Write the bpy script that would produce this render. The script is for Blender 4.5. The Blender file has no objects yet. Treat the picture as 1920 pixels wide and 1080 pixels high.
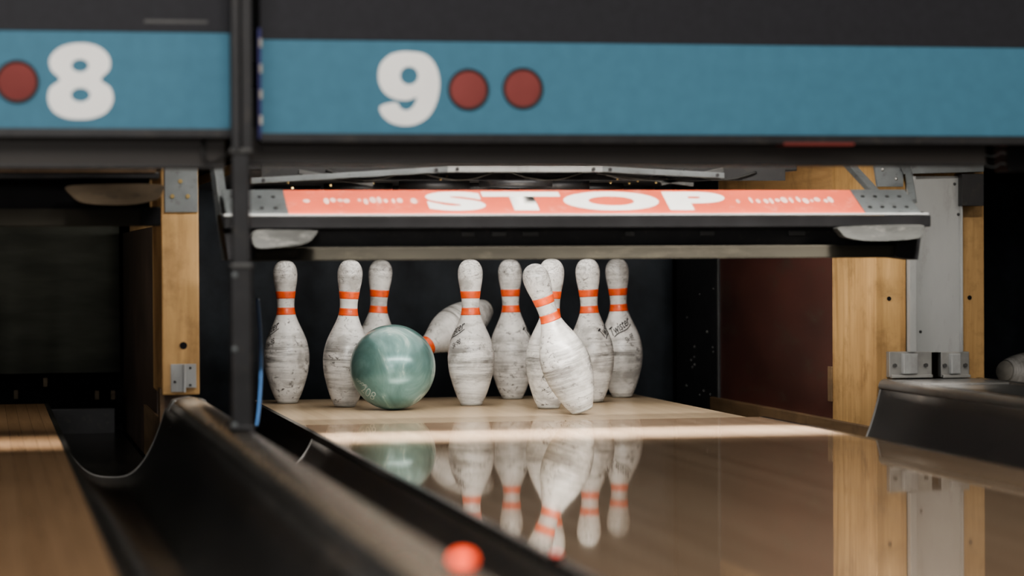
import bpy, bmesh, math, random
from mathutils import Vector, Matrix, Quaternion
random.seed(7)
sc = bpy.context.scene
COL = sc.collection
R = math.radians

# ------------------------------------------------------------------ camera
F = 4900.0
YAW = R(11.42); PITCH = math.atan(55/4900.0); ROLL = -0.0055
CP = Vector((-1.248, -6.127, 0.381))
fw = Vector((math.sin(YAW)*math.cos(PITCH), math.cos(YAW)*math.cos(PITCH), -math.sin(PITCH)))
q = fw.to_track_quat('-Z', 'Y') @ Quaternion((0, 0, 1), ROLL)
cam_d = bpy.data.cameras.new('camera'); cam = bpy.data.objects.new('camera', cam_d); COL.objects.link(cam)
cam.location = CP; cam.rotation_mode = 'QUATERNION'; cam.rotation_quaternion = q
cam_d.sensor_width = 36; cam_d.lens = F/1920*36; cam_d.clip_start = .05
cam_d.dof.use_dof = True; cam_d.dof.focus_distance = 6.5; cam_d.dof.aperture_fstop = 2.4
sc.camera = cam
RM = q.to_matrix()
RIGHT = Vector((math.cos(YAW), -math.sin(YAW), 0)); FWD = Vector((math.sin(YAW), math.cos(YAW), 0)); UP = Vector((0, 0, 1))
try: sc.view_settings.look = 'AgX - Medium High Contrast'
except Exception as e: print('look', e)

def ray(px, py): return RM @ Vector(((px-960)/F, -(py-540)/F, -1))
def at(px, py, Y):
    d = ray(px, py); return CP + d*((Y-CP.y)/d.y)
def gz(px, py, z=0):
    d = ray(px, py); return CP + d*((z-CP.z)/d.z)

# ------------------------------------------------------------------ materials
def newmat(name):
    m = bpy.data.materials.new(name); m.use_nodes = True
    nt = m.node_tree; b = nt.nodes['Principled BSDF']
    return m, nt, b
def coords(nt, scale=(1, 1, 1), rnd=False):
    tc = nt.nodes.new('ShaderNodeTexCoord'); mp = nt.nodes.new('ShaderNodeMapping')
    mp.inputs['Scale'].default_value = scale
    nt.links.new(tc.outputs['Object'], mp.inputs['Vector'])
    if rnd:
        oi = nt.nodes.new('ShaderNodeObjectInfo'); mu = nt.nodes.new('ShaderNodeMath'); mu.operation = 'MULTIPLY'; mu.inputs[1].default_value = 37
        nt.links.new(oi.outputs['Random'], mu.inputs[0])
        cb = nt.nodes.new('ShaderNodeCombineXYZ'); nt.links.new(mu.outputs[0], cb.inputs[0]); nt.links.new(mu.outputs[0], cb.inputs[2])
        nt.links.new(cb.outputs[0], mp.inputs['Location'])
    return mp.outputs['Vector'], tc
def noise(nt, vec, scale, detail=4, rough=.55, dist=0):
    n = nt.nodes.new('ShaderNodeTexNoise'); n.inputs['Scale'].default_value = scale; n.inputs['Detail'].default_value = detail
    n.inputs['Roughness'].default_value = rough; n.inputs['Distortion'].default_value = dist
    nt.links.new(vec, n.inputs['Vector']); return n.outputs['Fac']
def ramp(nt, fac, stops):
    r = nt.nodes.new('ShaderNodeValToRGB'); cr = r.color_ramp
    while len(cr.elements) < len(stops): cr.elements.new(.5)
    for e, (p, c) in zip(cr.elements, stops):
        e.position = p; e.color = (*c, 1) if len(c) == 3 else c
    nt.links.new(fac, r.inputs['Fac']); return r.outputs['Color']
def mix(nt, a, b, fac, mode='MIX'):
    m = nt.nodes.new('ShaderNodeMix'); m.data_type = 'RGBA'; m.blend_type = mode
    for s, v in ((0, fac), (6, a), (7, b)):
        if isinstance(v, bpy.types.NodeSocket): nt.links.new(v, m.inputs[s])
        else: m.inputs[s].default_value = v if s == 0 else (*v, 1)
    return m.outputs[2]
def bumpn(nt, b, h, strength, dist=.002):
    bp = nt.nodes.new('ShaderNodeBump'); bp.inputs['Strength'].default_value = strength; bp.inputs['Distance'].default_value = dist
    nt.links.new(h, bp.inputs['Height']); nt.links.new(bp.outputs[0], b.inputs['Normal'])
def M(name, c, rough=.5, metal=0, var=.2, scale=12, stretch=(1, 1, 1), bump=0, coat=0, emit=0, scuff=None, spec=.5):
    m, nt, b = newmat(name)
    v, tc = coords(nt, stretch)
    n = noise(nt, v, scale)
    lo = tuple(x*(1-var) for x in c); hi = tuple(min(1, x*(1+var)) for x in c)
    col = ramp(nt, n, [(.3, lo), (.7, hi)])
    if scuff:
        n2 = noise(nt, v, scale*3.1, 8, .7)
        f = ramp(nt, n2, [(.55, (0, 0, 0)), (.72, (1, 1, 1))])
        col = mix(nt, col, scuff, f)
    nt.links.new(col, b.inputs['Base Color'])
    b.inputs['Roughness'].default_value = rough; b.inputs['Metallic'].default_value = metal
    b.inputs['Coat Weight'].default_value = coat; b.inputs['Specular IOR Level'].default_value = spec
    if bump: bumpn(nt, b, n, bump)
    if emit:
        b.inputs['Emission Color'].default_value = (*c, 1); b.inputs['Emission Strength'].default_value = emit
    return m
def wood(name, a, c, rough=.55, axis=2, sc_=1):
    m, nt, b = newmat(name)
    s = [30*sc_]*3; s[axis] = 2.0*sc_
    v, tc = coords(nt, tuple(s)); n = noise(nt, v, 1.2, 7, .65, .6)
    col = ramp(nt, n, [(.25, a), (.5, tuple((x+y)/2 for x, y in zip(a, c))), (.75, c)])
    v2, _ = coords(nt, (1, 1, 1)); n2 = noise(nt, v2, 9, 6, .7)
    f = ramp(nt, n2, [(.50, (0, 0, 0)), (.74, (.7, .7, .7))])
    col = mix(nt, col, tuple(x*.45 for x in a), f)
    nt.links.new(col, b.inputs['Base Color']); b.inputs['Roughness'].default_value = rough
    bumpn(nt, b, n, .15); return m
def lane_mat(name, a, c, gfac, grough, seamk=.5, grain=.8):
    # lacquered boards: matt wood under an even, mirror-like oil film
    m, nt, b = newmat(name)
    tc = nt.nodes.new('ShaderNodeTexCoord'); sp = nt.nodes.new('ShaderNodeSeparateXYZ'); nt.links.new(tc.outputs['Object'], sp.inputs[0])
    d = nt.nodes.new('ShaderNodeMath'); d.operation = 'DIVIDE'; d.inputs[1].default_value = .0272; nt.links.new(sp.outputs[0], d.inputs[0])
    fl = nt.nodes.new('ShaderNodeMath'); fl.operation = 'FLOOR'; nt.links.new(d.outputs[0], fl.inputs[0])
    wn = nt.nodes.new('ShaderNodeTexWhiteNoise'); wn.noise_dimensions = '1D'; nt.links.new(fl.outputs[0], wn.inputs['W'])
    fr = nt.nodes.new('ShaderNodeMath'); fr.operation = 'FRACT'; nt.links.new(d.outputs[0], fr.inputs[0])
    base = ramp(nt, wn.outputs['Value'], [(0, a), (1, c)])
    seam = ramp(nt, fr.outputs[0], [(0, (.5, .5, .5)), (.07, (1, 1, 1))])
    v, _ = coords(nt, (60, 2.5, 20)); n = noise(nt, v, 1, 6, .6)
    g = ramp(nt, n, [(.3, (grain,)*3), (.7, (1.0, 1.0, 1.0))])
    col = mix(nt, base, seam, seamk, 'MULTIPLY'); col = mix(nt, col, g, 1.0, 'MULTIPLY')
    nt.nodes.remove(b)
    df = nt.nodes.new('ShaderNodeBsdfDiffuse'); gl = nt.nodes.new('ShaderNodeBsdfGlossy'); ms = nt.nodes.new('ShaderNodeMixShader')
    nt.links.new(col, df.inputs['Color']); gl.inputs['Roughness'].default_value = grough; gl.inputs['Color'].default_value = (.98, .95, .90, 1)
    ms.inputs[0].default_value = gfac
    nt.links.new(df.outputs[0], ms.inputs[1]); nt.links.new(gl.outputs[0], ms.inputs[2])
    out = [x for x in nt.nodes if x.type == 'OUTPUT_MATERIAL'][0]; nt.links.new(ms.outputs[0], out.inputs['Surface'])
    return m

MAT = {}
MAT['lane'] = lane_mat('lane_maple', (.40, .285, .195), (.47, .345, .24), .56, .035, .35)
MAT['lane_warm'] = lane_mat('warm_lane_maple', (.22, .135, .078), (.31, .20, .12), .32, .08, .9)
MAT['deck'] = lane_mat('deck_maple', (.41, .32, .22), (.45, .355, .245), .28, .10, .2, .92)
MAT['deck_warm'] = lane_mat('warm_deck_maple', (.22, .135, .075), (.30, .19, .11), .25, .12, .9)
MAT['wood'] = wood('post_wood', (.25, .145, .055), (.49, .315, .14))
MAT['wood_pale'] = wood('pale_plywood', (.30, .18, .08), (.46, .30, .145), axis=1)
MAT['wood_dark'] = wood('dark_stained_wood', (.09, .055, .028), (.17, .108, .058), axis=1)
MAT['red_panel'] = M('dark_red_laminate', (.055, .019, .014), .45, 0, .4, 5, (1, .3, 1), scuff=(.05, .034, .024))
MAT['dark_panel'] = M('dark_laminate', (.05, .032, .023), .5, 0, .3, 6)
MAT['black'] = M('black_plastic', (.010, .010, .011), .6, 0, .3, 9, spec=.12)
MAT['black_gloss'] = M('black_gloss', (.028, .0265, .025), .22, 0, .4, 7, (1, .3, 1), scuff=(.06, .053, .046))
MAT['gutter'] = M('charcoal_gutter_plastic', (.062, .059, .056), .26, 0, .35, 6, (1, .25, 1), scuff=(.12, .108, .096), spec=.8)
MAT['mid_grey'] = M('mid_grey_plastic', (.11, .11, .108), .3, 0, .3, 10, (1, .3, 1), scuff=(.2, .195, .19))
MAT['black_metal'] = M('black_metal', (.020, .020, .022), .45, .2, .3, 15, scuff=(.045, .04, .036))
MAT['grey_metal'] = M('grey_metal', (.14, .154, .16), .5, .2, .2, 14, scuff=(.075, .075, .075))
MAT['light_metal'] = M('light_grey_metal', (.30, .31, .31), .45, .2, .12, 8, (1, 1, .3), scuff=(.22, .22, .22))
MAT['steel'] = M('zinc_steel', (.30, .30, .29), .4, .6, .2, 20)
MAT['olive'] = M('worn_olive_bar', (.028, .026, .021), .7, .0, .35, 10, (.3, 1, 1), scuff=(.05, .046, .036), spec=.1)
MAT['paddle'] = M('worn_grey_rubber', (.035, .036, .035), .65, 0, .5, 18, (.3, 1, 1), scuff=(.085, .085, .08), spec=.12)
MAT['paddle_tan'] = M('worn_tan_rubber', (.085, .066, .046), .65, 0, .3, 18, (.3, 1, 1), scuff=(.035, .03, .026), spec=.15)
MAT['dark_grey'] = M('dark_grey_metal', (.055, .055, .055), .45, 0, .3, 14, scuff=(.10, .10, .095))
MAT['rail'] = M('worn_divider_rail', (.33, .275, .215), .24, 0, .4, 5, (1, .15, 1), scuff=(.52, .45, .36))
MAT['cap'] = M('worn_grey_cap', (.22, .217, .21), .22, 0, .35, 8, (1, .25, 1), scuff=(.40, .38, .36))
MAT['charcoal'] = M('charcoal_board', (.022, .0225, .028), .6, 0, .12, 60, spec=.3)
MAT['blue'] = M('blue_board', (.066, .182, .262), .6, 0, .06, 40, spec=.3)
MAT['white_print'] = M('white_print', (.90, .90, .88), .55, 0, .03, 10)
MAT['beam'] = M('dark_brown_beam', (.021, .0175, .0155), .5, .1, .25, 8, (.3, 1, 1))
MAT['lens'] = M('faded_red_lens', (.23, .070, .066), .85, 0, .12, 6, spec=.1)
MAT['red_reflection'] = M('dull_red_reflection', (.16, .025, .02), .6, 0, .12, 6)
MAT['violet'] = M('violet_edge', (.03, .03, .16), .5, 0, .2, 30)
MAT['gold'] = M('brass_rivet', (.55, .42, .2), .3, .9, .1, 30)
MAT['curtain'] = M('pit_curtain', (.044, .052, .062), .75, 0, .5, 7)
MAT['curtain_green'] = M('grey_green_curtain', (.075, .078, .064), .8, 0, .35, 9, (.4, 1, 2))
MAT['floor'] = M('dark_subfloor', (.015, .014, .013), .7, 0, .3, 4)
MAT['wall'] = M('dark_wall', (.025, .025, .027), .8, 0, .2, 2)
MAT['cable'] = M('black_cable', (.010, .010, .010), .5)
MAT['blue_bumper_edge'] = M('blue_bumper_edge', (.01, .03, .07), .4)
MAT['led'] = M('red_glow', (1, .10, .04), .4, 0, .0, 3, emit=3.2)
MAT['reflection_glow'] = M('dim_red_glow', (1, .10, .07), .4, 0, .0, 3, emit=.55)
MAT['orange'] = M('orange_red_band', (.78, .11, .028), .4, 0, .18, 40, coat=.2, scuff=(.42, .11, .06))
MAT['ink'] = M('black_ink', (.02, .02, .022), .5)
MAT['base'] = M('grey_nylon', (.36, .35, .32), .5, 0, .2, 40)
MAT['chip'] = M('pale_chip', (.45, .42, .38), .6)
MAT['stop'] = M('red_stop_enamel', (.76, .16, .10), .3, 0, .10, 9, scuff=(.84, .30, .23))
MAT['faded_white'] = M('faded_white_print', (.86, .60, .54), .5, 0, .2, 30)

# pin body
m, nt, b = newmat('scuffed_pin_white')
v, tc = coords(nt, (1, 1, 1), True)
col = ramp(nt, noise(nt, v, 8, 6, .65), [(.30, (.42, .415, .395)), (.47, (.66, .65, .63)), (.66, (.84, .835, .81))])
sp = nt.nodes.new('ShaderNodeSeparateXYZ'); nt.links.new(tc.outputs['Object'], sp.inputs[0])
vr, _ = coords(nt, (3.5, 3.5, 55), True)
rings = ramp(nt, noise(nt, vr, 1.2, 8, .74, .25), [(.45, (0, 0, 0)), (.58, (1, 1, 1))])
belly = ramp(nt, sp.outputs[2], [(.0, (.6,)*3), (.03, (.35,)*3), (.095, (.6,)*3), (.118, (1,)*3), (.145, (.8,)*3), (.19, (.15,)*3), (.24, (.05,)*3), (.31, (.3,)*3), (.36, (.5,)*3)])
ang = ramp(nt, noise(nt, v, 11, 5, .6), [(.36, (.25,)*3), (.54, (1,)*3)])
fr_ = mix(nt, mix(nt, rings, belly, 1.0, 'MULTIPLY'), ang, 1.0, 'MULTIPLY')
col = mix(nt, col, (.16, .155, .145), fr_)
vs, _ = coords(nt, (1, 1, 1.5), True)
specks = ramp(nt, noise(nt, vs, 50, 10, .78, .8), [(.54, (0, 0, 0)), (.61, (1, 1, 1))])
patch = ramp(nt, noise(nt, vs, 13, 3), [(.41, (.10,)*3), (.58, (1,)*3)])
col = mix(nt, col, (.10, .095, .09), mix(nt, specks, patch, 1.0, 'MULTIPLY'))
smudge = ramp(nt, noise(nt, vs, 19, 4, .5, .4), [(.54, (0,)*3), (.68, (.6,)*3)])
col = mix(nt, col, (.24, .23, .215), smudge)
hd = ramp(nt, sp.outputs[2], [(.315, (0,)*3), (.35, (1,)*3)])
crack = ramp(nt, noise(nt, vs, 30, 5, .65, 2.0), [(.465, (0,)*3), (.50, (.85,)*3), (.535, (0,)*3)])
col = mix(nt, col, (.13, .12, .115), mix(nt, crack, hd, 1.0, 'MULTIPLY'))
nt.links.new(col, b.inputs['Base Color']); b.inputs['Roughness'].default_value = .34; b.inputs['Coat Weight'].default_value = .35; b.inputs['Coat Roughness'].default_value = .2
MAT['pin'] = m
# ball
m, nt, b = newmat('teal_pearl_ball')
v, tc = coords(nt, (7, 7, 4))
n = noise(nt, v, 1.3, 5, .55, 2.4)
col = ramp(nt, n, [(.25, (.075, .155, .148)), (.46, (.125, .235, .222)), (.58, (.175, .305, .285)), (.66, (.38, .50, .465)), (.72, (.135, .25, .235))])
nt.links.new(col, b.inputs['Base Color']); b.inputs['Roughness'].default_value = .32; b.inputs['Metallic'].default_value = .35; b.inputs['Coat Weight'].default_value = .5; b.inputs['Coat Roughness'].default_value = .15
MAT['ball'] = m

# ------------------------------------------------------------------ mesh helpers
def BM(): return bmesh.new()
def box(bm, x0, x1, y0, y1, z0, z1, bev=0, mat=None, seg=2):
    mtx = Matrix.Translation(((x0+x1)/2, (y0+y1)/2, (z0+z1)/2)) @ Matrix.Diagonal((abs(x1-x0), abs(y1-y0), abs(z1-z0), 1))
    r = bmesh.ops.create_cube(bm, size=1, matrix=(mat @ mtx) if mat else mtx)
    if bev:
        es = list({e for v in r['verts'] for e in v.link_edges})
        bmesh.ops.bevel(bm, geom=es, offset=bev, segments=seg, affect='EDGES', profile=.6)
    return bm
def prism(bm, pts, axis, a, b, bev=0):
    def mk(p, t):
        return {'y': (p[0], t, p[1]), 'x': (t, p[0], p[1]), 'z': (p[0], p[1], t)}[axis]
    n = len(pts)
    A = [bm.verts.new(mk(p, a)) for p in pts]; B = [bm.verts.new(mk(p, b)) for p in pts]
    fs = [bm.faces.new(A), bm.faces.new(B[::-1])]
    for i in range(n): fs.append(bm.faces.new((A[i], B[i], B[(i+1) % n], A[(i+1) % n])))
    if bev:
        es = list({e for f in fs for e in f.edges})
        bmesh.ops.bevel(bm, geom=es, offset=bev, segments=2, affect='EDGES', profile=.6)
    bmesh.ops.recalc_face_normals(bm, faces=bm.faces[:])
    return bm
def cyl(bm, p0, p1, r, seg=24, r2=None):
    p0 = Vector(p0); p1 = Vector(p1); d = p1-p0
    mtx = Matrix.Translation((p0+p1)/2) @ UP.rotation_difference(d).to_matrix().to_4x4()
    bmesh.ops.create_cone(bm, cap_ends=True, segments=seg, radius1=r, radius2=r if r2 is None else r2, depth=d.length, matrix=mtx); return bm
def ball_(bm, c, r, seg=12):
    bmesh.ops.create_uvsphere(bm, u_segments=seg, v_segments=max(6, seg//2), radius=r, matrix=Matrix.Translation(c)); return bm
def lathe(bm, prof, seg=64, mat=None):
    rings = []
    for r, z in prof:
        if r < 1e-6: rings.append([bm.verts.new((0, 0, z))])
        else: rings.append([bm.verts.new((r*math.cos(2*math.pi*i/seg), r*math.sin(2*math.pi*i/seg), z)) for i in range(seg)])
    for a, b in zip(rings, rings[1:]):
        for i in range(seg):
            j = (i+1) % seg
            if len(a) == 1 and len(b) > 1: bm.faces.new((a[0], b[j], b[i]))
            elif len(b) == 1 and len(a) > 1: bm.faces.new((a[i], a[j], b[0]))
            elif len(a) > 1: bm.faces.new((a[i], a[j], b[j], b[i]))
    if mat: bmesh.ops.transform(bm, matrix=mat, verts=bm.verts[:])
    return bm
def tube(bm, pts, r, seg=10):
    pts = [Vector(p) for p in pts]; rings = []
    for i, p in enumerate(pts):
        t = (pts[min(i+1, len(pts)-1)]-pts[max(i-1, 0)]).normalized()
        qd = UP.rotation_difference(t)
        rings.append([bm.verts.new(p + qd @ Vector((r*math.cos(2*math.pi*k/seg), r*math.sin(2*math.pi*k/seg), 0))) for k in range(seg)])
    for a, b in zip(rings, rings[1:]):
        for k in range(seg): bm.faces.new((a[k], a[(k+1) % seg], b[(k+1) % seg], b[k]))
    bm.faces.new(rings[0][::-1]); bm.faces.new(rings[-1]); return bm
def catmull(P, n=8, closed=True):
    out = []; N = len(P)
    for i in range(N if closed else N-1):
        g = (lambda k: P[k % N]) if closed else (lambda k: P[min(max(k, 0), N-1)])
        p0, p1, p2, p3 = [Vector(g(k)) for k in (i-1, i, i+1, i+2)]
        for s in range(n):
            t = s/n
            out.append(.5*((2*p1)+(-p0+p2)*t+(2*p0-5*p1+4*p2-p3)*t*t+(-p0+3*p1-3*p2+p3)*t**3))
    if not closed: out.append(Vector(P[-1]))
    return out
def obj(name, bm, mt, parent=None, smooth=False, local=False):
    if parent is not None and not local:
        bmesh.ops.translate(bm, vec=-Vector(parent.get('_o', (0, 0, 0))), verts=bm.verts[:])
    me = bpy.data.meshes.new(name); bm.to_mesh(me); bm.free()
    if smooth:
        for p in me.polygons: p.use_smooth = True
    me.materials.append(mt)
    o = bpy.data.objects.new(name, me); COL.objects.link(o)
    if parent is not None:
        o.parent = parent; o['_o'] = parent.get('_o', (0, 0, 0))
    return o
def tag(o, label, cat, group=None):
    o['label'] = label; o['category'] = cat
    if group: o['group'] = group
    return o
def thing(name, label, cat, loc=(0, 0, 0), group=None):
    o = bpy.data.objects.new(name, None); COL.objects.link(o); o.location = loc; o['_o'] = tuple(loc); o.empty_display_size = .05
    return tag(o, label, cat, group)
def struct(name, bm, mt):
    o = obj(name, bm, mt); o['kind'] = 'structure'; return o
def textverts(body, offset=0, shear=0, spacing=1):
    cu = bpy.data.curves.new('t', 'FONT'); cu.body = body; cu.offset = offset; cu.shear = shear; cu.space_character = spacing; cu.resolution_u = 6
    o = bpy.data.objects.new('t', cu); COL.objects.link(o); bpy.context.view_layer.update()
    me = bpy.data.meshes.new_from_object(o.evaluated_get(bpy.context.evaluated_depsgraph_get()))
    bpy.data.objects.remove(o)
    bm = BM(); bm.from_mesh(me); bpy.data.meshes.remove(me)
    xs = [v.co.x for v in bm.verts]; ys = [v.co.y for v in bm.verts]
    cx, cy, w, h = (min(xs)+max(xs))/2, (min(ys)+max(ys))/2, max(xs)-min(xs), max(ys)-min(ys)
    for v_ in bm.verts: v_.co = Vector(((v_.co.x-cx)/w, (v_.co.y-cy)/h, 0))
    return bm
def shape2d(loops, Y, thick=.0015):
    cu = bpy.data.curves.new('s', 'CURVE'); cu.dimensions = '2D'; cu.fill_mode = 'BOTH'; cu.extrude = thick/2
    for lp in loops:
        s = cu.splines.new('POLY'); s.points.add(len(lp)-1); s.use_cyclic_u = True
        for p, c in zip(s.points, lp):
            w = at(c[0], c[1], Y); p.co = (w.x, w.z, 0, 1)
    o = bpy.data.objects.new('s', cu); COL.objects.link(o); bpy.context.view_layer.update()
    me = bpy.data.meshes.new_from_object(o.evaluated_get(bpy.context.evaluated_depsgraph_get()))
    bpy.data.objects.remove(o); bm = BM(); bm.from_mesh(me); bpy.data.meshes.remove(me)
    for v_ in bm.verts: v_.co = Vector((v_.co.x, Y - v_.co.z, v_.co.y))
    bmesh.ops.recalc_face_normals(bm, faces=bm.faces[:])
    return bm
def ell(cx, cy, rx, ry, n=40): return [(cx+rx*math.cos(2*math.pi*i/n), cy+ry*math.sin(2*math.pi*i/n)) for i in range(n)]

# ------------------------------------------------------------------ setting
L8 = -1.626; L10 = 1.80
def add_floor(x0, x1, y0, y1, z0, z1, name, mt): return struct(name, box(BM(), x0, x1, y0, y1, z0, z1), mt)
add_floor(-4, 4.5, -8, 2.2, -.2, -.14, 'floor', MAT['floor'])
add_floor(-4, 4.5, 2.0, 2.1, -.14, 3, 'wall_back', MAT['wall'])
add_floor(-4, 4.5, -8, 2.2, 3.0, 3.1, 'ceiling', MAT['wall'])
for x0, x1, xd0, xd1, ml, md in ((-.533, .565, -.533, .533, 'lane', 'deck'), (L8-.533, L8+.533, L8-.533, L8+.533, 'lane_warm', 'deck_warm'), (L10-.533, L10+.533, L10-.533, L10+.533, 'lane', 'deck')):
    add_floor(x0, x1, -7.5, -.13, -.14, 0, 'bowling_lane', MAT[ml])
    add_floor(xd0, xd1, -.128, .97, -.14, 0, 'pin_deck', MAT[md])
for x, y1 in ((-.545, .97), (.565, -.13), (L8+.533, .97), (L10-.545, .97)):
    struct('trim_lane_edge', box(BM(), x, x+.012, -7.4, y1, -.14, .001), MAT['black_gloss'])

def gutter(xa, za, xb, zb, y0, y1, label):
    n = 28; prof = []; zl = -.085
    for i in range(n+1):
        t = i/n; x = xa+(xb-xa)*t
        z = zl+(za-zl)*(1-2*t)**3.2 if t < .5 else zl+(zb-zl)*(2*t-1)**2.4
        prof.append((x, z))
    th = .006
    low = [(x, z-th) for x, z in prof]
    root = thing('lane_gutter', label, 'gutter', ((xa+xb)/2, y0, -.09))
    bm = BM()
    A = [[bm.verts.new((x, y, z)) for x, z in prof] for y in (y0, y1)]
    B = [[bm.verts.new((x, y, z)) for x, z in low] for y in (y0, y1)]
    for i in range(n):
        bm.faces.new((A[0][i], A[0][i+1], A[1][i+1], A[1][i])); bm.faces.new((B[0][i], B[1][i], B[1][i+1], B[0][i+1]))
        for k in (0, 1): bm.faces.new((A[k][i], A[k][i+1], B[k][i+1], B[k][i]))
    for i in (0, n): bm.faces.new((A[0][i], A[1][i], B[1][i], B[0][i]))
    bmesh.ops.recalc_face_normals(bm, faces=bm.faces[:])
    ch = obj('channel', bm, MAT['gutter'], root)
    for p_ in ch.data.polygons: p_.use_smooth = abs(p_.normal.y) < .5 and p_.normal.z > .05
    bm = BM()
    for i in range(n):
        prism(bm, [(prof[i][0], prof[i][1]+.001), (prof[i+1][0], prof[i+1][1]+.001), (low[i+1][0], low[i+1][1]-.010), (low[i][0], low[i][1]-.010)], 'y', y1, y1+.012)
    obj('end_lip', bm, MAT['mid_grey'], root)
    return root
gutter(-1.078, -.012, -.866, .062, -7.4, -.45, 'black concave gutter between the left lane and the worn rail')
gutter(-.548, -.012, -.764, .062, -7.4, -.45, 'narrow dark gutter left of the lane with the pins')
gutter(.580, -.012, .764, .076, -7.4, -.43, 'black curved gutter right of the lane, below the grey cap')
gutter(L10-.55, -.012, 1.037, .076, -7.4, -.43, 'gutter beyond the right divider, along the next lane')
for xa, xb in ((-1.09, -.872), (-.77, -.548), (.535, .756), (1.038, L10-.548)):
    struct('trim_pit_gutter', box(BM(), xa, xb, -.435, 1.35, -.139, -.10), MAT['black_gloss'])

# dividers
r = thing('divider_rail', 'worn brown-grey rounded rail running from the left wooden post toward the viewer', 'rail', (-.815, -7.4, .0))
prof = [(-.855, -.13), (-.860, .050), (-.857, .064), (-.848, .075), (-.815, .079), (-.782, .075), (-.773, .064), (-.770, .050), (-.775, -.13)]
obj('rail_base', prism(BM(), prof, 'y', -7.4, -.41), MAT['gutter'], r)
pr = [(-.850, .068)]+[(-.815-.035*math.cos(math.pi*i/12), .070+.016*math.sin(math.pi*i/12)) for i in range(13)]+[(-.780, .068)]
o = obj('worn_top_strip', prism(BM(), pr, 'y', -7.4, -.46), MAT['rail'], r)
for p_ in o.data.polygons: p_.use_smooth = len(p_.vertices) == 4
bm = BM(); prism(bm, [(-.862, .0), (-.862, .056), (-.850, .079), (-.815, .086), (-.780, .079), (-.768, .056), (-.768, .0)], 'y', -.455, -.40, .003); obj('end_cap', bm, MAT['mid_grey'], r)
r = thing('lane_divider', 'wide grey worn lane divider in front of the right wooden posts', 'divider', (.9, -7.4, 0))
prof = [(.768, -.13), (.768, .070), (.773, .084), (.786, .092), (1.014, .092), (1.027, .084), (1.032, .070), (1.032, -.13)]
obj('divider_body', prism(BM(), prof, 'y', -7.4, -.40), MAT['black_gloss'], r)
for xc in (.786, 1.014):
    pr = [(xc-.018, .078)]+[(xc-.018*math.cos(math.pi*i/10), .084+.016*math.sin(math.pi*i/10)) for i in range(11)]+[(xc+.018, .078)]
    o = obj('edge_strip', prism(BM(), pr, 'y', -7.4, -.40), MAT['cap'], r)
    for p_ in o.data.polygons: p_.use_smooth = len(p_.vertices) == 4
bm = BM(); box(bm, .80, 1.0, -.62, -.390, .090, .0985, .003); obj('end_plate', bm, MAT['mid_grey'], r)
bm = BM(); box(bm, .806, .994, -7.4, -.64, .0915, .095, .001); obj('top_strip', bm, MAT['mid_grey'], r)

# ------------------------------------------------------------------ kickbacks with wooden posts
r = thing('kickback_partition', 'left partition with honey wooden front post and white hinge bracket', 'partition', (-.825, .5, 0))
bm = BM(); box(bm, -.868, -.787, -.385, -.07, .087, .80, .003); obj('front_post', bm, MAT['wood'], r)
bm = BM(); box(bm, -.860, -.795, -.07, 1.4, -.10, .46); obj('side_panel', bm, MAT['dark_panel'], r)
bm = BM(); box(bm, -.862, -.793, -.07, 1.0, .46, .80); obj('upper_board', bm, MAT['wood_pale'], r)
p0 = at(308, 318, -.39); p1 = at(371, 398, -.39)
bm = BM(); box(bm, p0.x, p1.x, -.394, -.385, p1.z, .72, .0015); pl = obj('metal_plate', bm, MAT['grey_metal'], r)
for px, py in ((323, 368), (352, 368), (338, 340)):
    c = at(px, py, -.396); bm = cyl(BM(), c+Vector((0, .003, 0)), c-Vector((0, .003, 0)), .0045, 12); obj('bolt', bm, MAT['gold'], pl)
c = at(344, 648, -.386); obj('bolt_hole', cyl(BM(), c+Vector((0, .002, 0)), c-Vector((0, .001, 0)), .008, 20), MAT['black'], r)
a = at(320, 683, -.39); b_ = at(345, 735, -.39); c = at(368, 727, -.39)
bm = BM(); box(bm, a.x, b_.x, -.390, -.385, b_.z, a.z, .001); box(bm, b_.x-.002, b_.x+.003, -.408, -.385, b_.z, a.z, .001); box(bm, b_.x, c.x, -.393, -.385, c.z, a.z, .001)
hb = obj('hinge_bracket', bm, MAT['light_metal'], r)
for px, py in ((328, 716), (357, 690), (357, 722)):
    c = at(px, py, -.394); obj('screw', ball_(BM(), c, .003, 10), MAT['ink'], hb)
bm = BM(); box(bm, -.868, -.862, -.34, .30, -.09, .03); box(bm, -.872, -.862, -.36, -.30, .0, .10); obj('kick_strip', bm, MAT['wood_dark'], r)

r = thing('kickback_partition', 'right partition with two honey wooden posts and dark red inner panel', 'partition', (.9, .5, 0))
bm = BM(); box(bm, .767, .842, -.385, -.07, -.11, .80, .003); obj('front_post', bm, MAT['wood'], r)
bm = BM(); box(bm, .975, 1.033, -.385, -.07, -.11, .80, .003); obj('front_post', bm, MAT['wood'], r)
bm = BM(); box(bm, .775, .835, -.07, .94, -.11, .47); obj('red_side_panel', bm, MAT['red_panel'], r)
bm = BM(); box(bm, .772, .835, -.07, .94, .47, .80); obj('upper_board', bm, MAT['wood_pale'], r)
bm = BM(); box(bm, .770, .835, .94, 1.4, -.11, .80)
rp = obj('rear_plate', bm, MAT['black_metal'], r)
for i in range(16):
    y = .97+random.random()*.38; z = -.02+random.random()**1.6*.40
    obj('bolt', ball_(BM(), (.769, y, z), .003+.002*random.random(), 8), MAT['dark_grey'], rp)
bm = BM(); box(bm, .7685, .771, .94, .955, -.10, .46, .001); obj('edge_angle', bm, MAT['dark_grey'], rp)
bm = BM(); box(bm, .970, 1.033, -.07, 1.4, -.11, .80); obj('side_panel', bm, MAT['dark_panel'], r)
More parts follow.
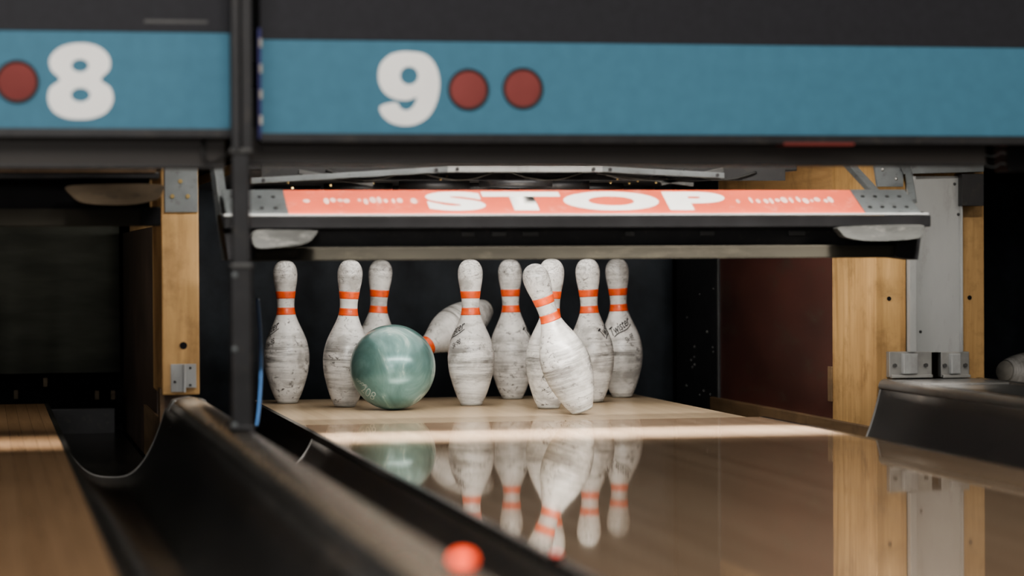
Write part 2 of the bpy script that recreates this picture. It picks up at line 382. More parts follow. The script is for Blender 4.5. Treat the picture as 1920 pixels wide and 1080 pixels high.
bm = BM(); box(bm, .760, .776, -.35, 1.0, -.11, -.012, .003); obj('kick_strip', bm, MAT['wood_dark'], r)
bm = BM(); box(bm, .763, .768, -.075, -.045, .03, .115, .001); obj('small_bracket', bm, MAT['wood_dark'], r)
for px, py in ((1667, 560), (1818, 558)):
    c = at(px, py, -.386); obj('bolt_hole', cyl(BM(), c+Vector((0, .002, 0)), c-Vector((0, .001, 0)), .005, 16), MAT['black'], r)

r = thing('metal_channel', 'tall light grey metal channel between the two right wooden posts', 'metal cover', (.91, -.40, .167))
a = at(1700, 330, -.40); b_ = at(1801, 660, -.40)
bm = BM(); box(bm, a.x+.014, b_.x, -.405, -.398, b_.z, a.z, .001); obj('cover_face', bm, MAT['light_metal'], r)
bm = BM(); box(bm, a.x, a.x+.016, -.418, -.398, b_.z+.002, a.z, .001); obj('flange', bm, MAT['light_metal'], r)
bm = BM(); box(bm, b_.x-.004, b_.x, -.418, -.398, b_.z, a.z, .001); obj('flange', bm, MAT['light_metal'], r)
bm = BM(); box(bm, a.x+.004, b_.x-.004, -.398, -.10, b_.z, a.z); obj('channel_body', bm, MAT['grey_metal'], r)
for px, py in ((1726, 622), (1797, 402), (1790, 345)):
    obj('screw', ball_(BM(), at(px, py, -.406), .0035, 10), MAT['ink'], r)
for (x0, x1, lab) in ((1668, 1748, 'zinc latch bracket on the inner right wooden post, below the grey channel'), (1765, 1818, 'smaller zinc bracket at the foot of the outer right wooden post')):
    a = at(x0, 660, -.41); b_ = at(x1, 710, -.41)
    r = thing('latch_bracket', lab, 'bracket', (a.x, -.41, b_.z), 'brackets under the grey channel')
    bm = BM(); box(bm, a.x, b_.x, -.408, -.386, b_.z+.004, a.z, .0015); obj('plate', bm, MAT['steel'], r)
    w = b_.x-a.x
    bm = BM(); box(bm, a.x+w*.28, a.x+w*.62, -.424, -.406, b_.z+.012, a.z-.004, .002); obj('keeper', bm, MAT['light_metal'], r)
    bm = BM(); box(bm, a.x+w*.02, b_.x-w*.02, -.420, -.406, b_.z+.003, b_.z+.010, .001); obj('lip', bm, MAT['steel'], r)
    for fx in (.12, .85):
        obj('bolt', cyl(BM(), (a.x+w*fx, -.406, (a.z+b_.z)/2), (a.x+w*fx, -.414, (a.z+b_.z)/2), .005, 6), MAT['dark_grey'], r)
def flat(name, pix, Y0, Y1, mt, parent, bev=0):
    pts = [(at(x, y, Y0).x, at(x, y, Y0).z) for x, y in pix]
    return obj(name, prism(BM(), pts, 'y', Y0, Y1, bev), mt, parent)
r = thing('mounting_bracket', 'grey bolted bracket on top of the inner right wooden post', 'bracket', (.8, -.40, .52))
flat('plate', [(1638, 300), (1694, 300), (1694, 350), (1646, 350)], -.398, -.386, MAT['grey_metal'], r, .001)
flat('cross_bar', [(1694, 306), (1845, 304), (1845, 322), (1702, 326)], -.43, -.40, MAT['grey_metal'], r, .001)
flat('side_block', [(1804, 326), (1845, 326), (1845, 386), (1804, 386)], -.43, -.40, MAT['black_metal'], r, .001)
for px, py in ((1655, 318), (1680, 335)): obj('bolt', ball_(BM(), at(px, py, -.40), .004, 10), MAT['steel'], r)

# ------------------------------------------------------------------ curtains
def curtain(x0, x1, z0, z1, Y, mt, label):
    bm = BM(); n = 40
    pts = []
    for i in range(n+1):
        x = x0+(x1-x0)*i/n; pts.append((x, Y+.008*math.sin(i*1.3)+.004*math.sin(i*2.9)))
    back = [(x, y+.01) for x, y in reversed(pts)]
    A = pts+back
    lo = [bm.verts.new((x, y, z0)) for x, y in A]; hi = [bm.verts.new((x, y, z1)) for x, y in A]
    N = len(A)
    for i in range(N): bm.faces.new((lo[i], lo[(i+1) % N], hi[(i+1) % N], hi[i]))
    for i in range(n):
        bm.faces.new((lo[i], lo[N-1-i], lo[N-2-i], lo[i+1])); bm.faces.new((hi[i], hi[i+1], hi[N-2-i], hi[N-1-i]))
    bmesh.ops.recalc_face_normals(bm, faces=bm.faces[:])
    return tag(obj('pit_curtain', bm, mt, None, True), label, 'curtain')
curtain(-.79, .768, -.13, .80, 1.42, MAT['curtain'], 'blue-black pit curtain hanging behind the standing pins')
curtain(-2.4, -.868, .062, .80, 1.42, MAT['curtain_green'], 'grey-green pit curtain at the end of the empty left lane')
curtain(1.036, 2.7, -.13, .80, 1.42, MAT['curtain'], 'dark pit curtain at the end of the lane on the far right')
r = thing('pit_conveyor', 'dark roller bar under the curtain of the empty left lane', 'machine part', (-1.6, 1.3, -.14))
obj('roller', cyl(BM(), (-2.35, 1.35, -.02), (-.90, 1.35, -.02), .05, 24), MAT['black'], r, True)
bm = BM(); box(bm, -2.35, -.89, 1.25, 1.30, -.139, -.03, .004); obj('front_bar', bm, MAT['black_metal'], r)
for px, py in ((85, 712), (182, 736), (212, 736), (30, 735)):
    c = at(px, py, 1.24); bm = BM(); box(bm, c.x-.006, c.x+.006, 1.24, 1.26, c.z-.02, c.z+.005, .001); obj('clip', bm, MAT['paddle_tan'], r)

# ------------------------------------------------------------------ pinsetter above lane 9
r = thing('pinsetter', 'dark pinsetting table with grey front rail above the pins', 'pinsetter', (0, .3, .56))
fr = [at(x, y, -.52) for x, y in ((470, 336), (838, 314), (1128, 314), (1356, 326))]
for i, (p, q_) in enumerate(zip(fr, fr[1:])):
    pts = [(p.x, p.z+.002), (q_.x, q_.z+.002), (q_.x, q_.z-.010), (p.x, p.z-.010)]
    fo = obj('front_rail', prism(BM(), pts, 'y', -.53, -.51, .001), MAT['light_metal'] if i == 1 else MAT['grey_metal'], r)
    for t in (.06, .94):
        c = p.lerp(q_, t); obj('bolt', cyl(BM(), (c.x, -.529, c.z-.004), (c.x, -.534, c.z-.004), .0042, 6), MAT['ink'], fo)
for (xa_, ya_, xb_, yb_) in ((1120, 322, 1300, 346), (1356, 318, 1240, 344), (560, 322, 700, 346)):
    pa = at(xa_, ya_, -.505); pb = at(xb_, yb_, -.505); dv = (pb-pa); nn = Vector((-dv.z, 0, dv.x)).normalized()*.0045
    pts = [((pa+nn).x, (pa+nn).z), ((pb+nn).x, (pb+nn).z), ((pb-nn).x, (pb-nn).z), ((pa-nn).x, (pa-nn).z)]
    obj('strut', prism(BM(), pts, 'y', -.508, -.498, .0008), MAT['dark_grey'], r)
bm = BM(); box(bm, -.70, .55, -.48, 1.1, .575, .60, .003); dk = obj('table_plate', bm, MAT['black_metal'], r)
for row in range(4):
    for c_ in range(row+1):
        x = (c_-row/2)*.3048; y = row*.264
        bm = lathe(BM(), [(.075, .552), (.088, .552), (.088, .576), (.075, .576), (.075, .552)], 36, None)
        bmesh.ops.translate(bm, vec=(x, y, 0), verts=bm.verts[:])
        obj('pin_cup', bm, MAT['black_metal'], r, True)
for i, (px, py) in enumerate(((540, 342), (548, 352), (822, 330), (826, 336), (838, 332), (1150, 330), (1158, 335), (1165, 331), (1190, 334), (1196, 339), (1205, 334), (1222, 336), (1230, 342), (1250, 337), (1258, 341), (1270, 339), (1145, 342), (1180, 343), (620, 347), (700, 343))):
    obj('rivet', ball_(BM(), at(px, py, -.489), .0028, 8), MAT['gold'], r)
bm = BM(); box(bm, -.66, .52, -.487, -.48, .553, .60, .001); obj('front_plate', bm, MAT['black_metal'], r)
for k in range(5):
    x0 = -.52+.2*k
    obj('hose', tube(BM(), catmull([(x0, -.493, .575), (x0+.05, -.495, .560), (x0+.11, -.495, .556), (x0+.17, -.493, .572)], 6, False), .003, 8), MAT['cable'], r, True)
bm = BM(); box(bm, -.66, .70, -.1, 1.2, .62, .78, .01); obj('housing', bm, MAT['black'], r)
bm = BM(); box(bm, -.86, 1.03, .2, 1.2, .802, .86, .005); obj('cross_frame', bm, MAT['black'], r)

# ------------------------------------------------------------------ sweep of lane 9
SY = -.72
r = thing('pin_sweep', 'sweep bar with a red STOP plate hanging in front of the pins', 'sweep bar', (0, SY, .378))
zf = .474; tilt = R(27)
MT = Matrix.Translation((0, SY-.045, zf)) @ Matrix.Rotation(tilt, 4, 'X')
def tilted(bm): bmesh.ops.transform(bm, matrix=MT, verts=bm.verts[:]); return bm
xl = at(537, 385, SY).x; xr = at(1610, 375, SY).x; X0 = at(420, 385, SY).x; X1 = at(1722, 380, SY).x
DP = .118
bm = BM(); box(bm, xl, xr, 0, DP, -.003, 0, .0008); sp_ = obj('stop_plate', tilted(bm), MAT['stop'], r)
bm = textverts('STOP', .06, 0, 1.14)
ta = at(801, 380, SY).x; tb = at(1364, 380, SY).x
bmesh.ops.transform(bm, matrix=Matrix.Translation(((ta+tb)/2, DP*.52, .0012)) @ Matrix.Diagonal((tb-ta, DP*.78, 1, 1)), verts=bm.verts[:])
obj('lettering', tilted(bm), MAT['white_print'], sp_)
# rows of worn, unreadable pale marks either side of the word
def worn(pa, pb, n):
    xa = at(pa, 378, SY).x; xb = at(pb, 378, SY).x
    for i in range(n):
        x = xa+(xb-xa)*(i+.5)/n+random.uniform(-.002, .002)
        if random.random() < .16: continue
        w = random.uniform(.0035, .0075); h = random.uniform(.007, .016); y0 = DP*random.uniform(.50, .58)
        bm = BM()
        vs_ = [bm.verts.new((x+w*math.cos(t*math.pi/5), y0+h*math.sin(t*math.pi/5), .0011)) for t in range(10)]
        bm.faces.new(vs_)
        obj('worn_mark', tilted(bm), MAT['faded_white'], sp_)
worn(568, 795, 18); worn(1368, 1568, 16)
for x0, x1 in ((X0, xl), (xr, X1-.01)):
    bm = BM(); box(bm, x0, x1, 0, DP, -.003, .001, .0008); ep = obj('end_plate', tilted(bm), MAT['grey_metal'], r)
    for i in range(4):
        for j in (.25, .7):
            x = x0+(x1-x0)*(.15+.22*i); bm = cyl(BM(), (x, DP*j, .0005), (x, DP*j, .0022), .0045, 12); obj('bolt', tilted(bm), MAT['ink'], ep)
bm = BM(); box(bm, X0-.005, X1+.005, SY-.052, SY-.044, .4705, .475, .001); obj('front_edge', bm, MAT['light_metal'], r)
bm = BM(); box(bm, X0-.005, X1+.01, SY-.05, SY+.05, .445, .470, .003); obj('upper_beam', bm, MAT['black'], r)
bm = BM(); box(bm, X0+.01, X1-.01, SY+.02, SY+.035, .405, .446); bk = obj('back_board', bm, MAT['black_metal'], r)
for px in (880, 940, 1000, 1180, 1330, 1500):
    c = at(px, 436, SY+.018); bm = BM(); box(bm, c.x-.008-.02*random.random(), c.x+.01, SY+.012, SY+.022, .428, .438, .001); obj('bracket_tab', bm, MAT['dark_grey'], bk)
bm = BM(); box(bm, X0+.03, X1-.03, SY-.02, SY+.03, .379, .407, .003); obj('lower_bar', bm, MAT['olive'], r)
def paddle(pix, Y0, Y1, mt, parent): return flat('paddle', catmull(pix, 4), Y0, Y1, mt, parent, .001)
paddle([(478, 433), (530, 431), (590, 432), (592, 440), (575, 456), (520, 464), (478, 463)], SY-.085, SY-.05, MAT['paddle'], r)
paddle([(1576, 426), (1650, 422), (1728, 422), (1729, 434), (1722, 447), (1640, 452), (1590, 446), (1578, 436)], SY-.085, SY-.05, MAT['paddle'], r)
flat('end_cap', [(1684, 396), (1733, 397), (1722, 487), (1682, 482)], SY-.04, SY+.05, MAT['black'], r, .002)
flat('end_cap', [(414, 402), (478, 402), (478, 486), (428, 488)], SY-.04, SY+.05, MAT['black'], r, .002)
def bar(p, q_, w, t):
    p = Vector(p); q_ = Vector(q_); d = q_-p
    mtx = Matrix.Translation((p+q_)/2) @ UP.rotation_difference(d).to_matrix().to_4x4()
    bm = BM(); box(bm, -w/2, w/2, -t/2, t/2, -d.length/2, d.length/2, .0015, None); bmesh.ops.transform(bm, matrix=mtx, verts=bm.verts[:]); return bm
obj('arm', bar(at(404, 300, -.60), at(428, 485, -.68), .022, .02), MAT['grey_metal'], r)
obj('arm', bar(at(1580, 296, -.50), at(1650, 372, -.66), .028, .012), MAT['grey_metal'], r)
obj('arm', bar(at(1700, 300, -.50), at(1712, 378, -.66), .016, .012), MAT['grey_metal'], r)

r = thing('pin_sweep', 'raised dark sweep bar with a tan paddle over the empty left lane', 'sweep bar', (L8, SY, .45))
a = at(300, 424, SY); b_ = at(300, 391, SY)
bm = BM(); box(bm, -2.36, a.x-.035, SY-.02, SY+.02, a.z, b_.z, .003); obj('lower_bar', bm, MAT['olive'], r)
bm = BM(); box(bm, a.x-.04, a.x, SY-.03, SY+.03, a.z, b_.z+.003, .003); obj('end_block', bm, MAT['black'], r)
c = at(300, 325, SY)
bm = BM(); box(bm, -2.36, a.x-.002, SY-.03, SY+.05, c.z-.012, c.z+.002, .002); obj('upper_beam', bm, MAT['black_metal'], r)
bm = BM(); box(bm, -2.36, a.x-.01, SY-.034, SY-.028, c.z, c.z+.008, .001); obj('edge_strip', bm, MAT['wood_dark'], r)
bm = BM(); box(bm, -2.36, a.x-.02, SY+.0, SY+.02, b_.z, c.z-.01); obj('back_board', bm, MAT['black'], r)
paddle([(126, 349), (200, 345), (302, 346), (303, 362), (294, 374), (240, 384), (160, 381), (134, 366)], SY-.085, SY-.04, MAT['paddle_tan'], r)
t_ = thing('pinsetter', 'dark pinsetting machine above the empty left lane', 'pinsetter', (L8, .4, .6)); bm = BM(); box(bm, -2.36, -.90, -.45, 1.3, .60, .75, .01); obj('housing', bm, MAT['black'], t_)
bm = BM(); box(bm, -2.36, -.872, -.3, 1.3, .752, .80, .01); obj('cross_frame', bm, MAT['black_metal'], t_)
t_ = thing('pinsetter', 'dark pinsetting machine above the lane on the far right', 'pinsetter', (L10, .4, .6)); bm = BM(); box(bm, 1.05, 2.6, -.45, 1.3, .60, .75, .01); obj('housing', bm, MAT['black'], t_)
bm = BM(); box(bm, 1.036, 2.6, -.3, 1.3, .752, .80, .01); obj('cross_frame', bm, MAT['black_metal'], t_)

# ------------------------------------------------------------------ number panels
PY = -1.55
def panel(px0, px1, yt0, yb0, digit_loops, dots, label, dl):
    a = at(px0, yt0, PY); b_ = at(px1, yb0, PY)
    pr = at(px1 if px1 < 480 else px0, yt0, PY); prb = at(px1 if px1 < 480 else px0, yb0, PY)
    zt = pr.z; zb = prb.z
    r = thing('number_panel', label, 'sign', ((a.x+b_.x)/2, PY, zb), 'blue lane number panels')
    bm = BM(); box(bm, a.x, b_.x, PY, PY+.02, zb, zt, .001); obj('blue_band', bm, MAT['blue'], r)
    bm = BM(); box(bm, a.x, b_.x, PY-.001, PY+.02, zt, 3.0, .001); obj('upper_board', bm, MAT['charcoal'], r)
    bm = BM(); box(bm, a.x, b_.x, PY-.006, PY+.02, zb-.016, zb, .002); obj('bottom_lip', bm, MAT['black_metal'], r)
    d = obj('lane_number', shape2d(digit_loops, PY-.001), MAT['white_print'], r); d['label'] = dl
    for (cx, cy) in dots:
        c = at(cx, cy, PY)
        Mx = Matrix.Translation((c.x, PY, c.z)) @ Matrix.Rotation(R(90), 4, 'X')
        bm = lathe(BM(), [(.0370, 0), (.0370, .0035), (.034, .005), (.0325, .001), (.0325, 0)], 48, Mx); ring = obj('indicator_light', bm, MAT['ink'], r, True)
        bm = lathe(BM(), [(.033, .0008), (.028, .0018), (.018, .0025), (0, .003)], 40, Mx); obj('lens', bm, MAT['lens'], ring, True)
    return r, a, b_, zt, zb
eight = [catmull([(150, 81), (183, 87), (204, 106), (205, 130), (189, 149), (207, 165), (212, 188), (200, 210), (177, 221), (150, 224), (122, 221), (100, 209), (90, 188), (94, 165), (112, 149), (96, 131), (94, 108), (115, 88)], 6), ell(150, 123, 16, 12), ell(151, 178, 18, 13)]
nine = [catmull([(768, 97), (797, 102), (816, 122), (824, 152), (820, 186), (807, 214), (787, 230), (762, 236), (735, 231), (717, 217), (712, 201), (727, 194), (744, 193), (751, 203), (763, 207), (775, 199), (781, 183), (765, 188), (742, 186), (721, 174), (710, 152), (712, 124), (728, 105), (747, 98)], 6), ell(767, 142, 17, 17)]
r1 = panel(-160, 437, 62, 242, eight, [(32, 153)], 'blue panel with white number 8 and one red light', 'white numeral 8')
r2 = panel(487, 2060, 74, 250, nine, [(878, 168), (980, 166)], 'blue panel with white number 9 and two red lights', 'white numeral 9')
for (rt, a, b_, zt, zb), side in ((r1, 1), (r2, 0)):
    x = b_.x if side else a.x
    bm = BM(); box(bm, x-.004, x+.002, PY-.004, PY+.02, zb-.01, zt+.02, .001); es = obj('edge_strip', bm, MAT['violet'], rt)
    for k in range(4):
        bm = BM(); z = zb+.015+k*.045; box(bm, x-.002, x+.003, PY-.0065, PY-.003, z, z+.016, .0005); obj('pale_chip', bm, MAT['chip'], es)
bm = BM(); c = at(330, 41, PY); box(bm, c.x-.055, c.x+.055, PY-.002, PY, c.z-.003, c.z+.003, .0005); obj('faint_highlight', bm, MAT['dark_grey'], r1[0])  # lighter bar painted on as a slight highlight of the dark board

a = at(480, 262, -1.50); b_ = at(480, 309, -1.50)
r = thing('support_beam', 'long dark beam directly beneath the blue panel with number 9', 'beam', (.1, -1.5, b_.z))
xr_ = at(1845, 290, -1.50).x
bm = BM(); box(bm, -.80, xr_, -1.51, -1.45, b_.z, a.z+.02, .002); obj('beam_body', bm, MAT['beam'], r)
bm = BM(); box(bm, -.80, xr_, -1.515, -1.50, b_.z, b_.z+.005, .001); obj('lower_flange', bm, MAT['black_metal'], r)
a = at(1470, 267, -1.559); b2 = at(1602, 273, -1.559)
bm = BM(); box(bm, a.x, b2.x, -1.560, -1.509, b2.z, a.z, .0005); obj('reflection_strip', bm, MAT['red_reflection'], r)  # thin red strip painted on as a reddish reflection along the beam
r = thing('support_beam', 'dark beam directly beneath the blue panel with number 8', 'beam', (-1.5, -1.5, .55))
a = at(300, 258, -1.50); b_ = at(300, 316, -1.50)
bm = BM(); box(bm, -2.4, -.83, -1.51, -1.45, b_.z, a.z+.02, .002); obj('beam_body', bm, MAT['beam'], r)
bm = BM(); box(bm, -2.4, -.83, -1.515, -1.50, b_.z, b_.z+.005, .001); obj('lower_flange', bm, MAT['black_metal'], r)
a = at(1850, 268, -1.45); b_ = at(1990, 322, -1.45)
r = thing('cable_box', 'black junction box with short wires at the right end of the beam', 'box', (a.x, -1.45, b_.z))
bm = BM(); box(bm, a.x+.035, b_.x, -1.47, -1.40, b_.z, a.z+.02, .003); obj('box_body', bm, MAT['black'], r)
for k in range(4):
    y = -1.46; z = a.z-.012-.010*k
    obj('wire', tube(BM(), catmull([(a.x-.01, y, z), (a.x+.01, y, z-.004), (a.x+.025, y, z+.003), (a.x+.04, y, z)], 5, False), .0016, 6), MAT['grey_metal'] if k % 2 else MAT['cable'], r, True)

# ------------------------------------------------------------------ pole
PX = -.812; PYY = -1.60
r = thing('lane_pole', 'black upright pole on the rail between the number 8 and 9 panels', 'pole', (PX, PYY, .087))
zj1 = at(457, 283, PYY).z; zj2 = at(457, 498, PYY).z
bm = BM(); box(bm, PX-.016, PX-.001, PYY-.02, PYY+.018, zj1, 1.6, .002); box(bm, PX+.002, PX+.020, PYY-.016, PYY+.018, zj1, 1.6, .002); obj('upper_post', bm, MAT['black_metal'], r)
bm = BM(); box(bm, PX-.004, PX+.004, PYY-.010, PYY+.012, zj1+.01, 1.6, .001); obj('centre_web', bm, MAT['black'], r)
bm = BM(); box(bm, PX-.0155, PX+.0155, PYY-.014, PYY+.014, zj2, zj1, .004); obj('middle_tube', bm, MAT['black_metal'], r)
bm = BM(); box(bm, PX-.0185, PX+.0185, PYY-.016, PYY+.016, .088, zj2, .005); obj('lower_tube', bm, MAT['black_metal'], r)
for z in (zj1, zj2):
    bm = BM(); box(bm, PX-.020, PX+.020, PYY-.019, PYY+.019, z-.005, z+.004, .003); obj('collar', bm, MAT['dark_grey'], r)
bm = BM(); box(bm, PX-.022, PX+.022, PYY-.022, PYY+.022, .087, .095, .003); obj('foot', bm, MAT['black_metal'], r)
for py in (20, 516, 655, 797):
    c = at(440, py, PYY-.012); obj('knob', ball_(BM(), c, .0065, 14), MAT['grey_metal'], r, True)
bm = tube(BM(), catmull([at(382, 255, -1.52), at(381, 292, -1.53), at(390, 306, -1.54), at(412, 300, -1.55), at(432, 282, -1.56), at(440, 262, -1.57)], 6, False), .0028, 8)
tag(obj('hanging_cable', bm, MAT['cable'], None, True), 'thin black cable looping below the number 8 panel beside the pole', 'cable')
bm = tube(BM(), catmull([at(482, 560, -.60), at(487, 620, -.60), at(489, 690, -.60), at(486, 760, -.60), at(481, 800, -.60)], 6, False), .005, 8)  # thin tube standing in for a blue bumper edge
tag(obj('blue_bumper_edge', bm, MAT['blue_bumper_edge'], None, True), 'short blue bumper edge, drawn as a tube just right of the black pole', 'cable')

def lamp(c, s, mt, label):
    r = thing('lamp_or_reflection', label, 'lamp', tuple(c), 'small red lamps near the viewer')
    obj('housing', lathe(BM(), [(0, 0), (.012*s, 0), (.012*s, .003), (.009*s, .004), (0, .004)], 24, None), MAT['black'], r, True, True)
    obj('glowing_dome', lathe(BM(), [(.0085*s, .004), (.008*s, .004+.004*s), (.0055*s, .004+.007*s), (0, .004+.008*s)], 24, None), mt, r, True, True)
c = gz(868, 1062, .087); lamp(c, 1.3, MAT['led'], 'bright glowing red lamp on the worn rail close to the viewer')
c = gz(1000, 1048, .001); c.x = -.5395; c.z = .0012; lamp(c, .6, MAT['reflection_glow'], 'small glowing dome standing in for a faint red reflection on the lane edge, right of the bright red lamp')  # no second lamp here: a dim glowing dome imitates a red reflection

# ------------------------------------------------------------------ pins
IN = .0254
PR = [(0, 2.03/2), (.35, 2.4/2), (.75, 2.828/2), (1.5, 3.42/2), (2.25, 3.906/2), (3.375, 4.51/2), (4.5, 4.766/2), (5.2, 4.74/2), (5.875, 4.563/2), (6.6, 4.20/2), (7.25, 3.703/2), (8.0, 3.02/2), (8.625, 2.472/2), (9.375, 1.965/2), (10, 1.797/2), (10.875, 1.87/2), (11.75, 2.094/2), (12.625, 2.406/2), (13.5, 2.547/2), (14.1, 2.36/2), (14.6, 1.80/2), (14.88, 1.0/2), (15, 0)]
sm = catmull([(r_*IN, z*IN) for z, r_ in PR], 5, False)
PP = [(max(0, p[0]), p[1]) for p in sm]; PP[-1] = (0, 15*IN)
def prad(z):
    for a, b in zip(PP, PP[1:]):
        if a[1] <= z <= b[1] and b[1] > a[1]: return a[0]+(b[0]-a[0])*(z-a[1])/(b[1]-a[1])
    return .02
def make_pin():
    t = thing('bowling_pin', '', 'bowling pin')
    obj('body', lathe(BM(), [(0, .0008), (PP[0][0]-.003, .0008)]+PP, 72), MAT['pin'], t, True)
    for z0, z1 in ((.235, .254), (.278, .297)):
        n = 6; pr = [(prad(z0)-.0003, z0)]+[(prad(z0+(z1-z0)*i/n)+.0005, z0+(z1-z0)*i/n) for i in range(n+1)]+[(prad(z1)-.0003, z1)]
        obj('neck_stripe', lathe(BM(), pr, 64), MAT['orange'], t, True)
    obj('base_ring', lathe(BM(), [(0, 0), (PP[0][0]+.0002, 0), (prad(.006)+.0006, .006), (prad(.006)-.001, .0065)], 48), MAT['base'], t, True)
    bm = textverts('Twister', .012, .35)
    b2 = textverts('Sk-98', .0, .35)
    ca, sa = math.cos(R(32)), math.sin(R(32))
    def wrap(bm, w, h, x0, z0):
        bmesh.ops.subdivide_edges(bm, edges=[e for e in bm.edges if (e.verts[0].co-e.verts[1].co).length > .12], cuts=2)
        for v_ in bm.verts:
            u = v_.co.x*w; k = v_.co.y*h
            x = x0+u*ca-k*sa; z = z0+u*sa+k*ca
            rr = prad(z); th = x/rr; rr += .0007
            v_.co = Vector((rr*math.sin(th), -rr*math.cos(th), z))
        bmesh.ops.recalc_face_normals(bm, faces=bm.faces[:])
        return bm
    mk = obj('printed_mark', wrap(bm, .064, .024, -.002, .195), MAT['ink'], t)
    obj('printed_code', wrap(b2, .028, .015, .022, .162), MAT['ink'], t)
    bm = BM(); n = 12; top = []; bot = []
    for i in range(n+1):
        u = -.03+.06*i/n; k = -.0155+.002*math.sin(i*.6)
        for lst, kk in ((top, k+.0014), (bot, k-.0014)):
            x = -.002+u*ca-kk*sa; z = .195+u*sa+kk*ca; rr = prad(z); th = x/rr; rr += .0007
            lst.append(bm.verts.new((rr*math.sin(th), -rr*math.cos(th), z)))
    for i in range(n): bm.faces.new((bot[i], bot[i+1], top[i+1], top[i]))
    obj('mark_underline', bm, MAT['ink'], mk)
    return t
pin0 = make_pin()
def copy_tree(o, parent=None):
    c = o.copy(); COL.objects.link(c); c.parent = parent
    for ch in o.children: copy_tree(ch, c)
    return c
used = False
def put_pin(base, axis, spin, label, group='ten pins of the lane being bowled'):
    global used
    o = pin0 if not used else copy_tree(pin0); used = True
    o.rotation_mode = 'QUATERNION'
    ax = Vector(axis).normalized()
    o.rotation_quaternion = UP.rotation_difference(ax) @ Quaternion((0, 0, 1), R(spin))
    o.location = base; o['label'] = label; o['group'] = group
    return o
def stand(bx, by, tx, spin, label, toward=0, hpx=272):
    p = gz(bx, by, 0); lean = math.atan2(tx-bx, hpx)
    ax = RIGHT*math.sin(lean)+UP*math.cos(lean)-FWD*math.sin(R(toward))
    tot = ax.normalized().angle(UP)
    p.z = math.sin(tot)*.0258+.0003
    return put_pin(p, ax, spin-11, label)
stand(539, 756, 536, -68, 'upright white pin standing alone at the far left of the deck')
stand(646, 763, 659, 150, 'white pin touching the left side of the green ball')
stand(700, 750, 717, 170, 'white pin half hidden behind the green ball')
stand(884, 760, 883, -66, 'upright white pin in front of the tumbling pin, right of the green ball')
stand(961, 748, 957, 86, 'white back-row pin just left of the steeply tilted pin')
stand(1028, 766, 1036, 190, 'white pin mostly hidden behind the steeply tilted pin')
stand(1112, 754, 1102, 68, 'white pin between the steeply tilted pin and the rightmost pin')
stand(1167, 745, 1157, 2, 'rightmost pin with black script facing the viewer')
stand(1092, 777, 992, 160, 'frontmost white pin tilting steeply to the left', 6, 290)
bp = at(912, 578, .95)
put_pin(bp, RIGHT*(-.160)+UP*(-.098)-FWD*.150, -75, 'white pin tumbling in mid-air between the ball and the pins')
p = at(1882, 702, .45); p.z = .074
put_pin(p, RIGHT*.75+FWD*.65-UP*.12, 0, 'white pin lying partly in view at the right edge beyond the grey divider', 'pins of the far right lane')

# ------------------------------------------------------------------ ball
d = 6.60; lat = (736-960)/741.0
bc = CP + FWD*d + RIGHT*lat; bc.z = .1085
r = thing('bowling_ball', 'glossy teal-green swirled bowling ball rolling into the pins', 'bowling ball', (bc.x, bc.y, 0))
bm = BM(); bmesh.ops.create_uvsphere(bm, u_segments=96, v_segments=48, radius=.108, matrix=Matrix.Translation(bc)); obj('ball_shell', bm, MAT['ball'], r, True)
def onball(bm, dx, dy, w, h, rot, name, mt):
    n0 = (RIGHT*dx+UP*dy-FWD*math.sqrt(1-dx*dx-dy*dy)).normalized()
    t1 = (RIGHT-n0*RIGHT.dot(n0)).normalized(); t2 = n0.cross(t1)
    if t2.z < 0: t2 = -t2
    c_, s_ = math.cos(rot), math.sin(rot)
    for v_ in bm.verts:
        x = v_.co.x*w; y = v_.co.y*h
        dv = (n0*.108+t1*(x*c_-y*s_)+t2*(x*s_+y*c_)).normalized()
        v_.co = bc+dv*.1084
    obj(name, bm, mt, r)
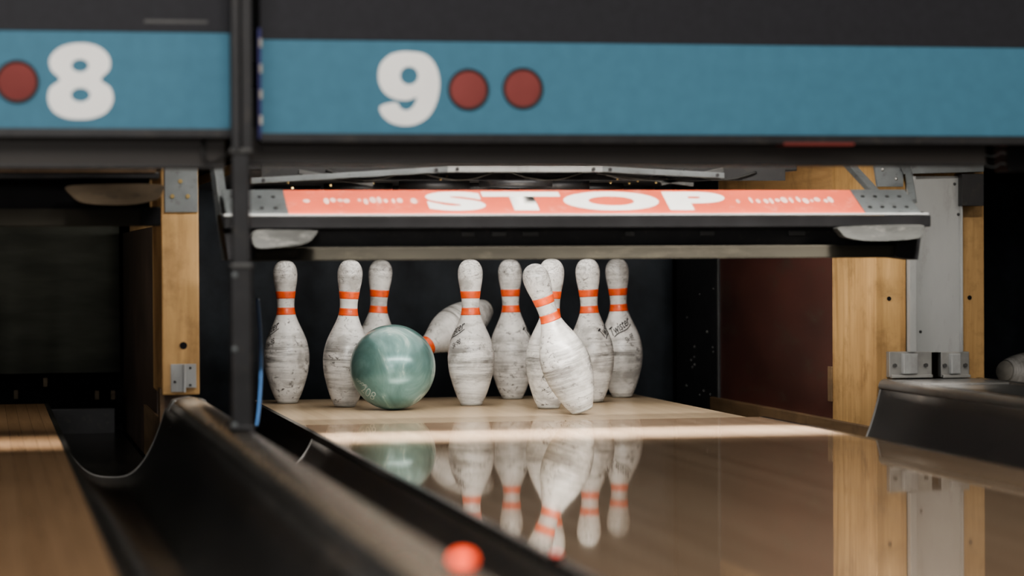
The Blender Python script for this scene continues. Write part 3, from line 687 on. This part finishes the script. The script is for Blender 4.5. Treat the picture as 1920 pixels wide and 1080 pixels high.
pale = M('pale_engraving', (.36, .44, .41), .5)
onball(textverts('208', -.01), -.55, -.56, .042, .034, R(-20), 'engraved_number', pale)
onball(textverts('oooo', .0), -.70, -.34, .040, .009, R(-8), 'engraved_row', pale)

# ------------------------------------------------------------------ lights
def area(name, loc, tgt, sx, sy, power, col=(1, 1, 1), spread=180, spec=1.0):
    l = bpy.data.lights.new(name, 'AREA'); l.shape = 'RECTANGLE'; l.size = sx; l.size_y = sy; l.energy = power; l.color = col; l.spread = R(spread); l.specular_factor = spec
    o = bpy.data.objects.new(name, l); COL.objects.link(o); o.location = loc
    o.rotation_euler = (Vector(tgt)-Vector(loc)).to_track_quat('-Z', 'Y').to_euler(); return o
area('pit_light', (0.0, -.52, .50), (0, .35, .0), 1.2, .08, 8.5, (1, .97, .93))
area('deck_light', (-.05, .35, .545), (-.05, .36, 0), 1.0, .9, 4.5, (1, .95, .88))
area('lane_strip_light', (0.0, -1.38, 1.15), (0.0, -.58, .0), 1.6, .03, 10, (1, .94, .86), 18, .5)
area('sweep_light', (0.0, -1.38, 1.05), (0.0, -.70, .50), 1.6, .04, 6.5, (1, .94, .86), 60, .5)
area('left_sweep_light', (L8, -1.38, 1.15), (L8, -.58, .0), 1.2, .03, 3.5, (1, .94, .86), 18, .5)
area('hall_light', (-1.4, -4.6, 2.7), (0, -1.4, .3), 3.4, 1.6, 175, (1, .95, .89))
area('front_light', (-1.9, -7.0, .95), (.1, .4, .2), 1.6, .8, 46, (1, .97, .93), 180, .4)
area('side_light', (2.3, -4.5, 1.6), (.9, -.4, .4), .8, .8, 15, (1, .89, .75))
area('left_pit_fill', (L8, -.1, .55), (L8, 1.2, .2), 1.0, .1, 3.8, (1, .97, .9))  # unseen lamp added to make the left curtain visible
w = bpy.data.worlds.new('world'); sc.world = w; w.use_nodes = True
w.node_tree.nodes['Background'].inputs[0].default_value = (.85, .9, 1, 1); w.node_tree.nodes['Background'].inputs[1].default_value = .14
for o in bpy.data.objects:
    if '_o' in o: del o['_o']
